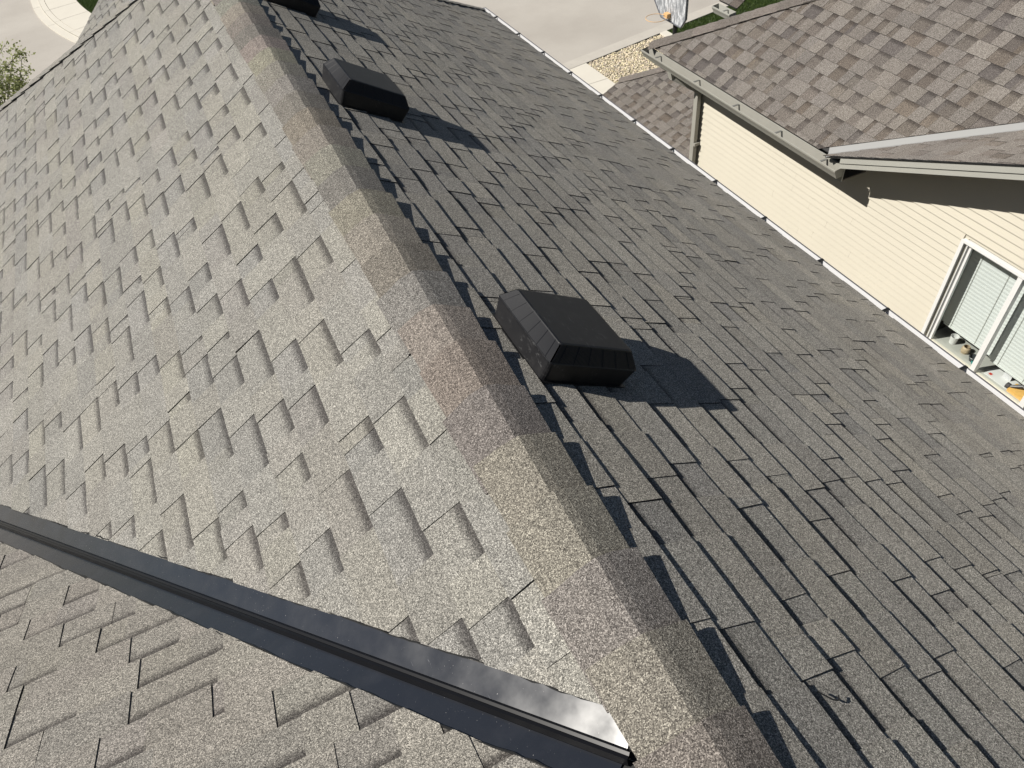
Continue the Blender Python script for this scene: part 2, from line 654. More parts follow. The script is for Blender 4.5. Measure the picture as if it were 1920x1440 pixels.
# gravel bed
o = slab('gravel_bed', [(10.22, 9), (13.1, 9), (13.1, ks(13.1) - .01), (10.22, ks(10.22) - .01)], GZ - .1, GZ - .005, plain('gravel_fines', (.38, .335, .25), .9, 0, .2, 30, .3), None, 'structure')
mg = MB()
M_PEB = []
OCT = [V((1, 0, 0)), V((-1, 0, 0)), V((0, 1, 0)), V((0, -1, 0)), V((0, 0, 1)), V((0, 0, -1))]
OF = [(0, 2, 4), (2, 1, 4), (1, 3, 4), (3, 0, 4), (2, 0, 5), (1, 2, 5), (3, 1, 5), (0, 3, 5)]
for i in range(7000):
    px, py = rng.uniform(10.24, 13.08), rng.uniform(15.2, 19.5)
    if py > ks(px) - .02: continue
    r = rng.uniform(.018, .042)
    rz = Matrix.Rotation(rng.uniform(0, 6.3), 3, 'Z') @ Matrix.Rotation(rng.uniform(-.6, .6), 3, 'X')
    S = V((r * rng.uniform(.8, 1.4), r * rng.uniform(.7, 1.1), r * rng.uniform(.5, .8)))
    P = [rz @ V((p.x * S.x, p.y * S.y, p.z * S.z)) + V((px, py, GZ + r * .3)) for p in OCT]
    j = rng.uniform(.55, 1.25)
    tt = (j, j * rng.uniform(.93, 1.02), j * rng.uniform(.8, 1.05), 0)
    for f in OF: mg.face([P[k] for k in f], 0, tt)


def pebble_mat():
    k = NT('river_pebbles')
    at = k.n('Attribute', attribute_name='tint')
    c = k.mix('MULTIPLY', 1, at.outputs['Color'], (.60, .535, .41))
    k.l(c, k.b.inputs['Base Color'])
    k.b.inputs['Roughness'].default_value = .7
    return k.mat


tag(mg.build('gravel', pebble_mat(), weld=False), 'pale yellow river pebbles filling the bed by the kerb', 'gravel', kind='stuff')
slab('edging', [(13.1, 9), (13.36, 9), (13.36, ks(13.36) - .02), (13.1, ks(13.1) - .02)], GZ - .1, GZ + .05, M_CONC, None, 'structure')
sheet('lawn', [(13.36, 9), (40, 9), (40, ks(40) - .02), (13.36, ks(13.36) - .02)], GZ + .0, M_GRASSG)


def grass_patch(name, label, pts_fn, n, seed):
    rng = random.Random(seed)
    mb = MB()
    for i in range(n):
        p = pts_fn(rng)
        if p is None: continue
        a = rng.uniform(0, 6.3)
        h = rng.uniform(.03, .075)
        d = V((math.cos(a), math.sin(a), 0)) * .009
        tip = V((rng.uniform(-.03, .03), rng.uniform(-.03, .03), h))
        mb.face([p - d, p + d, p + tip], 0)
    return tag(mb.build(name, M_GRASS, weld=False, attrs=False), label, 'grass', kind='stuff')


def lawn_a(r):
    x, y = r.uniform(13.37, 17.5), r.uniform(16.8, 20.5)
    return V((x, y, GZ)) if y < ks(x) - .03 else None


grass_patch('grass', 'strip of green lawn behind the basketball hoop', lawn_a, 26000, 3)

# the street corner at the far left: kerb, footpath slabs, lawn inside the bend
CX, CY = 5.3, 41.5                          # centre of the bend


def arc(r, a): return CX + r * math.cos(a), CY + r * math.sin(a) * 1.0


corner_pts = [(-5.43, 38.71), (-5.34, 37.16), (-4.99, 34.97), (-4.54, 33.47), (-3.88, 32.06)]


def bend(t, off):
    """the bend of the far kerb: t runs from the straight along +y round to +x; off = inward offset"""
    R0, cx, cy = 18.5, 13.05, 39.5
    R1 = R0 - off
    if t < 0: return cx - R1, cy - t
    a = math.pi + min(t, R0 * math.pi / 2) / R0
    p = (cx + R1 * math.cos(a), cy + R1 * math.sin(a))
    if t > R0 * math.pi / 2: p = (p[0] + (t - R0 * math.pi / 2), p[1])
    return p


def band(name, o0, o1, z0, z1, t0, t1, n, mat, parent=None, kind=None):
    mb = MB()
    for i in range(n):
        a, b = t0 + (t1 - t0) * i / n, t0 + (t1 - t0) * (i + 1) / n
        q = [(*bend(a, o0), z1), (*bend(b, o0), z1), (*bend(b, o1), z1), (*bend(a, o1), z1)]
        mb.face([V(p) for p in q])
        mb.face([V((*bend(a, o0), z0)), V((*bend(b, o0), z0)), V(q[1]), V(q[0])])
        mb.face([V((*bend(a, o1), z0)), V((*bend(b, o1), z0)), V(q[2]), V(q[3])])
        if i == 0: mb.face([V((*bend(a, o0), z0)), V(q[0]), V(q[3]), V((*bend(a, o1), z0))])
        if i == n - 1: mb.face([V((*bend(b, o0), z0)), V(q[1]), V(q[2]), V((*bend(b, o1), z0))])
    o = mb.build(name, mat, parent, center=True, weld=True, attrs=False)
    if kind: o['kind'] = kind
    return o


walk = band('sidewalk', .30, 2.6, GZ - .1, GZ + .045, -14, 20, 60, M_JOINT, None, 'structure')
t = -14.0
while t < 20:
    band('kerb_block', .0, .30, GZ - .1, GZ + .035, t + .006, t + 2.69, 6, M_CONC, walk)
    t += 2.7
t = -13.9
while t < 20:
    band('sidewalk_slab', .52, 1.62, GZ - .05, GZ + .075, t + .012, t + 1.688, 5, M_CONC, walk)
    band('kerb_lip', .31, .505, GZ - .05, GZ + .068, t + .006, t + 1.694, 5, M_CONC, walk)
    t += 1.7
band('verge', 1.63, 7, GZ - .05, GZ + .055, -14, 20, 50, M_GRASSG, None, 'structure')


def lawn_b(r):
    t, o_ = r.uniform(-3, 9), r.uniform(1.64, 3.7)
    return V((*bend(t, o_), GZ + .055))


grass_patch('grass', 'green lawn inside the bend of the pale sidewalk', lawn_b, 30000, 4)

# ================================================================== OUR HOUSE
house = empty('house', (0, 4, GZ))
tag(house, 'grey shingled hip roof filling the foreground, black vents along its ridge', 'house')

# walls under the eaves (out of sight from here, but they carry the roof)
mb = MB()
mb.box((-XE + .45, -4, GZ), (XE - .45, 9.6, -2.62))
mb.build('wall', M_SIDE, house, center=True, attrs=False)

PL = Plane((0, 0, 0), (0, 1, 0), (-1, 0, -T))
PR = Plane((0, 0, 0), (0, 1, 0), (1, 0, -T))
PH = Plane((0, YH, 0), (1, 0, 0), (0, 1, -TH))
PV = Plane((0, YV, 0), (1, 0, 0), (0, 1, -TV))
hipL = V((-1 / T, 1 / TH, -1))
hipR = V((1 / T, 1 / TH, -1))
valL = V((-1 / T, 1 / TV, -1))
E0, EV = V((0, YH, 0)), V((0, YV, 0))
SE = XE * NN
inL, inR, inH, inV = V((-1, 4, -T)), V((1, 4, -T)), V((0, 9, -TH * (9 - YH))), V((-1, .2, TV * (YV - .2)))


def deck(name, pl, pts, parent):
    mb = MB()
    top = [V(p) - pl.n * .002 for p in pts]
    bot = [V(p) - pl.n * .022 for p in pts]
    mb.face(top)
    mb.face(bot[::-1])
    for i in range(len(pts)): mb.face([bot[i - 1], bot[i], top[i], top[i - 1]])
    return mb.build(name, M_DECK, parent, center=True, weld=True, attrs=False)


he = XE * T                              # eave drop
yhe = YH + he / TH
yve = YV + he / TV
dL = deck('roof_slope', PL, [(0, YV, 0), (0, YH, 0), (-XE, yhe, -he), (-XE, yve, -he)], house)
tag(dL, 'sunlit pale grey slope left of the ridge')
dR = deck('roof_slope', PR, [(0, -2.5, 0), (0, YH, 0), (XE, yhe, -he), (XE, -2.5, -he)], house)
tag(dR, 'darker grey slope right of the ridge in raking light')
dH = deck('roof_slope', PH, [(0, YH, 0), (XE, yhe, -he), (-XE, yhe, -he)], house)
tag(dH, 'far hip end slope')
dV = deck('roof_slope', PV, [(0, YV, 0), (-XE, yve, -he), (-XE - 2, yve, -he), (-XE - 2, -2.0, TV * (YV + 2.0)), (0, -2.0, TV * (YV + 2.0))], house)
tag(dV, 'warm grey slope below the metal valley')

TG = [(1, 1, 1), (1.03, 1.03, 1.02), (.965, .97, .98), (1.0, .99, .965), (1.035, 1.03, .985), (.98, .965, .965), (.95, .955, .96)]
TGR = [(.98, .97, .95), (1.04, 1.02, .99), (.87, .865, .87), (.97, .945, .91), (1.09, 1.06, 1.01), (.90, .885, .875)]
TGW = [(1.03, 1.0, .965), (1.0, .97, .945), (1.05, 1.03, .985), (1.0, .955, .94), (.96, .94, .93)]
GP = [(.98, .98, .99), (.95, .955, .965), (1.0, 1.0, .99)]
fo = .094                                # open width of the valley metal on each side


def valley_side(pl, inside):
    """half plane that stops the shingles short of the valley line"""
    nx, ny, d = pl.half(EV, EV + valL, inside)
    return nx, ny, d + fo


rng = random.Random(11)
print(lay_shingles(PL, 'shingle', dL, [M_SH, M_EDGE], .156, .24, (0.02, SE), (.2, 10.4),
                   [PL.half(E0, E0 + hipL, inL), valley_side(PL, inL), (0, 1, .01), (0, -1, -SE - .02)], rng, TG, GP, keep=300, tooth=(.10, .34), gap=(.13, .30), th=.0029, rag=1))
print(lay_shingles(PR, 'shingle', dR, [M_SH, M_EDGE], .150, .705, (0.02, SE), (-1.2, 10.4),
                   [PR.half(E0, E0 + hipR, inR), (0, 1, .01), (0, -1, -SE - .045)], rng, TGR, GP, keep=300, tooth=(.15, .40), gap=(.12, .30), lift=.0016, stp=2.35))
print(lay_shingles(PH, 'shingle', dH, [M_SH, M_EDGE], .156, .1, (0, he * math.sqrt(1 + 1 / TH ** 2)), (-4, 4),
                   [PH.half(E0, E0 + hipL, inH), PH.half(E0, E0 + hipR, inH)], rng, TG, GP, keep=60))
print(lay_shingles(PV, 'shingle', dV, [M_SH, M_EDGE], .156, .05, (-.6, 3.9), (-4.2, .1),
                   [valley_side(PV, inV), (-1, 0, 0.0)], rng, TGW, GP, keep=150, tooth=(.12, .36), gap=(.14, .34), rag=0))

# lower front wing beyond the far hip
PF = Plane((-1.712, 0, -2.5), (0, 1, 0), (-1, 0, -T))
zf = lambda x_: -2.5 + T * (x_ + 1.712)
fa, fb = V((-2.04, 14.41, zf(-2.04))), V((-1.41, 15.06, zf(-1.41)))
inF = V((-1.4, 12, zf(-1.4)))
fe = lambda x_: 14.41 + (x_ + 2.04) * .65 / .63
dF = deck('roof_slope', PF, [(-3.4, 10.4, zf(-3.4)), (-3.4, fe(-3.4), zf(-3.4)), (-.4, fe(-.4), zf(-.4)), (-.4, 10.4, zf(-.4))], house)
tag(dF, 'lower grey slope glimpsed beyond the left hip')
lay_shingles(PF, 'shingle', dF, [M_SH, M_EDGE], .156, .1, (-1.5, 1.99), (10.4, 16.2), [PF.half(fa, fb, inF), (1, 0, 10.4)], rng, TG, GP, keep=40)

# ridge and hip caps
rng = random.Random(21)
CT = [(1.06, 1.01, .945), (.99, .95, .905), (.85, .80, .79), (1.05, 1.0, .935), (.82, .78, .775), (1.10, 1.045, .96), (.99, .97, .935), (.91, .85, .815)]
wl, wr = V((-1, 0, -T)).normalized(), V((1, 0, -T)).normalized()
yj = [-.30, -.07, .155, .373, .596, .818, 1.045, 1.274, 1.502, 1.739, 1.955, 2.177, 2.394, 2.62]
while yj[-1] < YH - .1: yj.append(yj[-1] + rng.uniform(.218, .232))
for i, yf in enumerate(yj):
    t = CT[(i * 3 + (i // 2)) % len(CT)]
    cap_piece(V((0, 0, 0)), V((0, 1, 0)), wl, wr, yf - .31, .31, .150,   .0085, .0265, .015, tuple(c * .92 * rng.uniform(.96, 1.04) for c in t), [M_CAP, M_EDGE], house, 'ridge_cap', rng, True, .006, .009)
for hd, pa, pb in ((hipL, PL, PH), (hipR, PR, PH)):
    D = hd.normalized()
    ln = he / abs(D.z)
    sa = pa.s - D * pa.s.dot(D)
    sb = pb.s - D * pb.s.dot(D)
    # directions down each slope, square to the hip
    ca = D.cross(pa.n)
    cb = D.cross(pb.n)
    ia, ib = (inL if pa is PL else inR) - E0, inH - E0
    if ca.dot(ia) < 0: ca = -ca
    if cb.dot(ib) < 0: cb = -cb
    q = .16
    while q < ln + .02:
        t = rng.choice([(.95, .95, .93), (.9, .9, .9), (1, .98, .95), (.86, .84, .84)])
        cap_piece(E0, D, ca.normalized(), cb.normalized(), q - .30, .30, .135, .008, .018, .03, t, [M_SH, M_EDGE], house, 'hip_cap', rng, True)
        q += .204

# valley metal: two pans and a raised double rib along the middle
D = valL.normalized()
cl = D.cross(PL.n)
if cl.dot(inL - EV) < 0: cl = -cl
cv = D.cross(PV.n)
if cv.dot(inV - EV) < 0: cv = -cv
cl.normalize()
cv.normalize()
nl, nv = PL.n, PV.n
rng = random.Random(9)
mbL, mbV, mbR = MB(), MB(), MB()
N = 60
q0, q1 = .26, 5.2
upv = (nl + nv).normalized()


def vpt(q, side, a, h):
    c, n = (cl, nl) if side == 'L' else (cv, nv)
    return EV + D * q + c * a + n * h


for i in range(N):
    a, b = q0 + (q1 - q0) * i / N, q0 + (q1 - q0) * (i + 1) / N
    mbL.face([vpt(a, 'L', .020, .004), vpt(b, 'L', .020, .004), vpt(b, 'L', .19, -.007), vpt(a, 'L', .19, -.007)])
    mbV.face([vpt(a, 'V', .020, .004), vpt(b, 'V', .020, .004), vpt(b, 'V', .20, -.007), vpt(a, 'V', .20, -.007)])
mbL.build('valley_pan', M_FLASH, house, center=True, attrs=False)
mbV.build('valley_pan', M_FLASH, house, center=True, attrs=False)
prof = [('L', .0195, .0035), ('L', .017, .022), ('L', .009, .023), ('L', .006, .010), ('V', .006, .010), ('V', .009, .023), ('V', .017, .022), ('V', .0195, .0035)]
for i in range(N):
    a, b = q0 - .015 + (q1 - q0) * i / N, q0 - .015 + (q1 - q0) * (i + 1) / N
    for k in range(len(prof) - 1):
        mbR.face([vpt(a, *prof[k]), vpt(b, *prof[k]), vpt(b, *prof[k + 1]), vpt(a, *prof[k + 1])])
mbR.build('valley_rib', M_FLASHD, house, center=True, attrs=False)
# ragged bead of sealant along the cut shingles
for side in ('L', 'V'):
    pts = []
    for i in range(160):
        q = .34 + 4.6 * i / 159
        pts.append(vpt(q, side, fo + .001 + .003 * math.sin(q * 11) + rng.uniform(-.0025, .0025), .004))
    mb = MB()
    mb.tube(pts, [.0016 + rng.uniform(0, .0022) for _ in pts], 5)
    mb.build('sealant_bead', M_BLK, house, center=True, attrs=False)

# eave gutter on the right slope
zg_ = -he - .012
gm = MB()
gy0, gy1 = -2.4, yhe + .02
pr_ = [(XE - .01, zg_ + .01), (XE - .005, zg_ - .09), (XE + .045, zg_ - .095), (XE + .060, zg_ - .045), (XE + .066, zg_ - .040), (XE + .070, zg_ + .004)]
thk = .002
for i in range(len(pr_) - 1):
    (xa, za), (xb, zb) = pr_[i], pr_[i + 1]
    gm.face([V((xa, gy0, za)), V((xa, gy1, za)), V((xb, gy1, zb)), V((xb, gy0, zb))])
gm.face([V((x_, gy1, z_)) for x_, z_ in pr_])
gut = gm.build('gutter', M_WHITE, house, center=True, attrs=False)
tag(gut, 'white gutter along the right eave')
mb = MB()
mb.box((XE + .071, gy0, zg_ - .012), (XE + .083, gy1, zg_ + .005))
mb.build('gutter_edge_strip', plain('dark_grey_strip', (.10, .10, .11), .5), gut, center=True, attrs=False)  # thin dark grey strip just outside the white gutter front
for k in range(15):
    y = 9.978 - k * .7243
    mb = MB()
    mb.box((XE - .004, y - .013, zg_ - .004), (XE + .0835, y + .013, zg_ + .009))
    mb.build('gutter_hanger', M_BLK, gut, center=True, attrs=False)
# fascia and soffit
mb = MB()
mb.box((XE - .035, gy0, zg_ - .16), (XE - .012, gy1, zg_ + .0))
mb.build('fascia', M_WHITE, house, center=True, attrs=False)
mb = MB()
mb.box((XE - .46, gy0, zg_ - .155), (XE - .036, gy1, zg_ - .14))
mb.build('soffit', M_WHITE, house, center=True, attrs=False)


# roof vents
def roof_vent(y, s, label, seed):
    rng = random.Random(seed)
    O = PR.at(y, s, 0)
    root = empty('roof_vent', tuple(O))
    tag(root, label, 'roof vent', 'black box vents along the right side of the ridge')
    P = lambda a, b, h: PR.at(y + a, s + b, h)
    hb, hr, ht = .197, .209, .168
    zr, zt = .094, .152

    def ring(hf, h, rad, n=4):
        pts = []
        for sx, sy, a0 in ((1, 1, 0), (-1, 1, 90), (-1, -1, 180), (1, -1, 270)):
            for i in range(n + 1):
                a = math.radians(a0 + 90 * i / n)
                pts.append(P(sx * (hf - rad) + rad * math.cos(a), sy * (hf - rad) + rad * math.sin(a), h))
        return pts

    mb = MB()
    A, B = ring(.205, .010, .012), ring(.205, .0135, .012)
    for i in range(len(A)): mb.face([A[i - 1], A[i], B[i], B[i - 1]])
    mb.face(B)
    mb.build('flange', M_VENT, root, center=True, attrs=False)
    mb = MB()
    rs = [ring(hb, .014, .022), ring(hb + .002, .03, .022), ring(hr - .002, zr - .006, .018), ring(hr, zr, .018), ring(hr - .003, zr + .003, .018)]
    for r1, r2 in zip(rs, rs[1:]):
        for i in range(len(r1)): mb.face([r1[i - 1], r1[i], r2[i], r2[i - 1]])
    mb.build('housing', M_VENT, root, center=True, attrs=False)
    mb = MB()
    r1, r2, r3 = ring(ht + .004, zt - .004, .014), ring(ht + .002, zt, .014), ring(ht - .006, zt + .002, .012)
    for a_, b_ in ((r1, r2), (r2, r3)):
        for i in range(len(r1)): mb.face([a_[i - 1], a_[i], b_[i], b_[i - 1]])
    mb.face(r3)
    mb.build('lid', M_VENT, root, center=True, attrs=False)
    # fluted louvre on each of the four chamfers
    for side in range(4):
        mb = MB()
        nf = 132
        last = None
        for i in range(nf + 1):
            f = i / nf * 2 - 1
            pr = .0007 if i % 2 else 0
            if i % 22 == 11: pr = .0016

            def pt(hf, h, out):
                a, b = (f * (hf - .004), hf)
                a, b = ((a, b), (b, -a), (-a, -b), (-b, a))[side]
                n2 = ((0, 1), (1, 0), (0, -1), (-1, 0))[side]
                return P(a + n2[0] * out * .8, b + n2[1] * out * .8, h + out * .6)

            cur = (pt(hr - .004, zr + .002, pr), pt(ht + .003, zt - .003, pr))
            if last: mb.face([last[0], cur[0], cur[1], last[1]])
            last = cur
        mb.build('louvre', M_LOUV, root, center=True, attrs=False)
    # nail head on the flange corner
    mb = MB()
    c = P(-.245, .235, .0)
    mb.tube([c + PR.n * .004, c + PR.n * .014], .009, 8)
    mb.build('nail_head', M_BLK, root, center=True, attrs=False)
    return root


roof_vent(1.757, .457, 'nearest black plastic roof vent with its whole scuffed lid showing', 1)
roof_vent(4.175, .447, 'middle black roof vent farther up the slope, side in deep shade', 2)
roof_vent(6.13, .445, 'farthest black roof vent cut off by the top edge of the photo', 3)

# a bent nail left on the right slope
mb = MB()
c0 = PR.at(.325, .448, .0205)
pts = [c0 + PR.u * a_ + PR.s * b_ for a_, b_ in ((.024, -.022), (.006, -.004), (-.006, .010), (-.011, .022), (-.009, .034), (-.001, .041))]
mb.tube(pts, .0021, 6)
tag(mb.build('bent_wire', M_BLK, center=True, attrs=False), 'small dark hooked wire lying on the right slope near the front', 'wire')

# ================================================================== NEIGHBOUR HOUSE
XG, ZG, XW = 4.961, -2.508, 5.42
TN, TGB, THN = .65, .44, .50
YG0, YG1 = 4.665, 8.20                   # near and far end of its gutter
YA = 4.86                                # where the gable slope meets the eave line
nb = empty('neighbour_house', (7.5, 5.5, GZ))
tag(nb, 'cream sided house with brown shingle roof across the narrow gap', 'house')
XS, ZS = XG + .12, ZG + .06            # drip edge of the shingles
PN = Plane((XS, 0, ZS), (0, 1, 0), (-1, 0, -TN))     # s negative = up the slope
PG = Plane((XS, YA, ZS), (1, 0, 0), (0, 1, -TGB))    # gable slope facing the street end
A0 = V((XS, YA, ZS))
vdir = V((1 / TN, -1 / TGB, 1))
H0 = V((XS, YG1 - .02, ZS))
hdirn = V((1 / TN, -1 / THN, 1))
inN = V((XS + 1, 6.0, ZS + TN))
up_ = 3.4
hN = H0 + hdirn * up_ * TN
vN = A0 + vdir * up_ * TN
dN = deck('roof_slope', PN, [A0, H0, hN, vN] if hN.y > vN.y else [A0, H0, hN], nb)
tag(dN, 'brown blended shingle slope facing the gap')
dG = deck('roof_slope', PG, [A0, vN, V((XS - .07, vN.y, vN.z)), A0 - V((.07, 0, 0))], nb)
tag(dG, 'narrow brown slope between pale valley and fascia')
TB = [(1.14, 1.13, 1.12), (1.03, 1.02, 1.01), (1.17, 1.15, 1.11), (.97, .96, .97), (1.08, 1.06, 1.05), (1.0, .97, .94)]
GB = [(.70, .675, .655), (.78, .75, .735), (.74, .69, .645), (.68, .665, .675), (.85, .83, .81)]
nx, ny, dd = PN.half(A0, A0 + vdir, inN)
nvh = (nx, ny, dd + .075)
rng = random.Random(31)
print(lay_shingles(PN, 'shingle', dN, [M_BR, M_BEDGE], .157, -.02, (-3.6, 0.02), (-1, 8.6),
                   [nvh, PN.half(H0, H0 + hdirn, inN), (0, -1, -.022)], rng, TB, GB, keep=300, tooth=(.09, .23), gap=(.08, .20), lift=.001))
inG = V((XS + .2, 3.5, ZS + TGB * (YA - 3.5)))
nx, ny, dd = PG.half(A0, A0 + vdir, inG)
print(lay_shingles(PG, 'shingle', dG, [M_BR, M_BEDGE], .157, .03, (-4.5, .1), (-.2, 2.6),
                   [(nx, ny, dd + .05), (1, 0, -.085), (0, -1, -.01)], rng, TB, [(.8, .77, .75), (.9, .87, .85)], keep=150, tooth=(.16, .4), gap=(.06, .16), lift=.0006, th=.0022))
# valley metal
mb = MB()
vd = vdir.normalized()
c1 = vd.cross(PN.n)
if c1.dot(inN - A0) < 0: c1 = -c1
c2 = vd.cross(PG.n)
if c2.dot(inG - A0) < 0: c2 = -c2
for i in range(20):
    a, b = -.02 + i * .3, -.02 + (i + 1) * .3
    mb.face([A0 + vd * a + PN.n * .003, A0 + vd * b + PN.n * .003, A0 + vd * b + c1 * .12 - PN.n * .0012, A0 + vd * a + c1 * .12 - PN.n * .0012])
    mb.face([A0 + vd * a + PN.n * .003, A0 + vd * b + PN.n * .003, A0 + vd * b + c2 * .12 - PG.n * .0012, A0 + vd * a + c2 * .12 - PG.n * .0012])
tag(mb.build('valley_metal', M_NVAL, nb, center=True, attrs=False), 'pale grey metal strip in the brown roof valley')
# hip caps
D = hdirn.normalized()
PHN = Plane(H0, (1, 0, 0), (0, 1, -THN))
ca = D.cross(PN.n)
if ca.dot(inN - H0) < 0: ca = -ca
cb = D.cross(PHN.n)
if cb.y < 0: cb = -cb
q = .0
rng = random.Random(33)
while q < 4.6:
    cap_piece(H0 + V((0, 0, .003)), D, ca.normalized(), cb.normalized(), q, .30, .125, .010, .019, .03, rng.choice([(1, .97, .95), (.9, .86, .84), (1.05, 1.0, .98), (.85, .82, .8)]), [M_BR, M_BEDGE], nb, 'hip_cap', rng, False)
    q += .15
dh = deck('roof_slope', PHN, [H0, H0 + hdirn * 2.2, V((H0.x + 5, H0.y, H0.z)) + V((0, 0, 0))], nb)


# gutter as a trough seen from above
def trough(y0, y1, x, z, name, parent, hangers, mat=M_NGUT, w_=.118):
    gm = MB()
    pr = [(x + w_, z + .015), (x + w_ - .003, z - .092), (x + .046, z - .095), (x + .030, z - .060), (x + .010, z - .026), (x + .002, z - .014), (x, z + .004), (x + .011, z + .006), (x + .012, z - .004)]
    for i in range(len(pr) - 1):
        (xa, za), (xb, zb) = pr[i], pr[i + 1]
        gm.face([V((xa, y0, za)), V((xa, y1, za)), V((xb, y1, zb)), V((xb, y0, zb))])
    g = gm.build(name, mat, parent, center=True, attrs=False)
    for yy in (y0, y1):
        mb = MB()
        mb.face([V((a, yy, b)) for a, b in pr[:7]])
        mb.face([V((a, yy + (.003 if yy == y0 else -.003), b)) for a, b in pr[:7]][::-1])
        mb.build('end_cap', mat, g, center=True, attrs=False)
    for yy in hangers:
        mb = MB()
        mb.box((x + .013, yy - .012, z - .010), (x + w_ - .004, yy + .012, z - .004))
        mb.box((x + .013, yy - .012, z - .022), (x + .018, yy + .012, z - .0101))
        mb.build('gutter_hanger', M_HANG, g, center=True, attrs=False)
    return g


gN = trough(YG0 - .02, YG1 + .02, XG, ZG, 'gutter', nb, [7.92, 7.08, 6.32, 5.58, 4.88])
tag(gN, 'putty coloured open gutter with cross hangers')
# soffit, fascia behind the gutter
mb = MB()
mb.box((XG + .122, YG0 - .02, ZG - .16), (XG + .14, YG1, ZG + .012))
mb.build('fascia', M_NFAS, nb, center=True, attrs=False)
mb = MB()
mb.box((XG + .14, YG0 - .02, ZG - .155), (XW + .02, YG1, ZG - .14))
mb.build('soffit', M_SOFF, nb, center=True, attrs=False)

# rake fascia: two stepped boards climbing toward the camera, drip metal, soffit
def rake_board(name, x0, x1, d0_, d1_, mat, y0=YG0 - .02, y1=-1.2):
    mb = MB()
    za = lambda y: ZS + TGB * (YA - y)
    P = []
    for xx in (x0, x1):
        P.append([V((xx, y0, za(y0) - d0_)), V((xx, y1, za(y1) - d0_)), V((xx, y1, za(y1) - d1_)), V((xx, y0, za(y0) - d1_))])
    mb.face(P[0])
    mb.face(P[1][::-1])
    for i in range(4): mb.face([P[0][i - 1], P[0][i], P[1][i], P[1][i - 1]])
    return mb.build(name, mat, nb, center=True, attrs=False)


rake_board('drip_edge', XG + .026, XG + .10, .001, .010, M_BLK)
rake_board('rake_fascia', XG + .034, XG + .062, .011, .072, M_NFAS)
rake_board('rake_fascia', XG + .046, XG + .072, .073, .132, M_NFAS)
rake_board('rake_soffit', XG + .074, XW + .02,   .116, .130, M_SOFF)

# wall: lap siding, each course its own board
mb = MB()
yc = 7.47
mb.box((XW + .012, -1.5, GZ), (XW + .13, 2.2, -2.0))
mb.box((XW + .012, 3.36, GZ), (XW + .13, yc - .01, ZG - .15))
mb.box((XW + .012, 2.2, -2.72), (XW + .13, 3.36, -2.3))
mb.box((XW + .012, 2.2, GZ), (XW + .13, 3.36, -3.99))
mb.box((XW + .13, yc - .1, GZ), (XW + 4, yc - .012, ZG - .15))
wall = mb.build('wall', M_SIDE, nb, center=True, attrs=False)
tag(wall, 'cream horizontal lap siding')
LAP = .0785
WY0, WY1, WZ0, WZ1 = 2.19, 3.405, -3.99, -2.735      # window opening incl. trim
rng = random.Random(41)
z = -2.735 + 24 * LAP - .02
k = 0
while z > -4.9:
    zt, zb = z, z - LAP
    spans = [(-1.4, yc)]
    ymax = yc
    if zt > ZG - .14:                      # inside the gable: stop at the rake
        ymax = YA - (zt - ZS + .12) / TGB
        spans = [(-1.4, ymax)]
    if zb < WZ1 - .002 and zt > WZ0 + .002:
        spans = [(WY1 - .004, yc)]
    for y0, y1 in spans:
        if y1 - y0 < .05: continue
        cuts = [y0]
        if y1 - y0 > 3.2: cuts.append(y0 + rng.choice([2.2, 3.1, 3.66]) if y0 < 2 else y0 + rng.uniform(1.0, 3.0))
        cuts.append(y1)
        for a, b in zip(cuts, cuts[1:]):
            mb = MB()
            a2, b2 = a + .0006, b - .0006
            zl = zt
            p = [V((XW + .004, a2, zt)), V((XW + .004, b2, zt)), V((XW - .0135, b2, zb + .004)), V((XW - .0135, a2, zb + .004))]
            mb.face(p)
            mb.face([p[3], p[2], V((XW + .004, b2, zb)), V((XW + .004, a2, zb))])
            mb.face([p[0], p[3], V((XW + .012, a2, zb)), V((XW + .012, a2, zt))])
            mb.face([p[1], p[2], V((XW + .012, b2, zb)), V((XW + .012, b2, zt))])
            mb.build('siding_board', M_SIDE, wall, center=True, attrs=False)
    z -= LAP
    k += 1
# corner post and downspout
mb = MB()
mb.box((XW - .02, yc - .035, GZ), (XW + .05, yc + .03, ZG - .15))
mb.build('corner_post', M_NFAS, nb, center=True, attrs=False)
mb = MB()


def duct(pts, w2, d2):
    """rectangular pipe along pts in the xz plane"""
    for i in range(len(pts) - 1):
        a, b = V(pts[i]), V(pts[i + 1])
        d = (b - a).normalized()
        s1_ = V((0, 1, 0)) if abs(d.y) < .9 else V((1, 0, 0))
        s1_ = (s1_ - d * s1_.dot(d)).normalized()
        s2_ = d.cross(s1_)
        a, b = a - d * .01 * (i > 0), b + d * .01
        A = [a + s1_ * w2 + s2_ * d2, a - s1_ * w2 + s2_ * d2, a - s1_ * w2 - s2_ * d2, a + s1_ * w2 - s2_ * d2]
        B = [p + (b - a) for p in A]
        mb.face(A)
        mb.face(B[::-1])
        for k in range(4): mb.face([A[k - 1], A[k], B[k], B[k - 1]])


duct([(XG + .07, 7.62, ZG - .08), (XG + .09, 7.61, ZG - .17), (XW - .07, yc - .03, ZG - .36), (XW - .062, yc - .06, -5.4)], .038, .028)
ds = mb.build('downspout', M_NGUT, nb, center=True, attrs=False)
mb = MB()
mb.box((XW - .096, yc - .105, -3.62), (XW - .004, yc - .016, -3.58))
mb.build('strap', M_NGUT, ds, center=True, attrs=False)

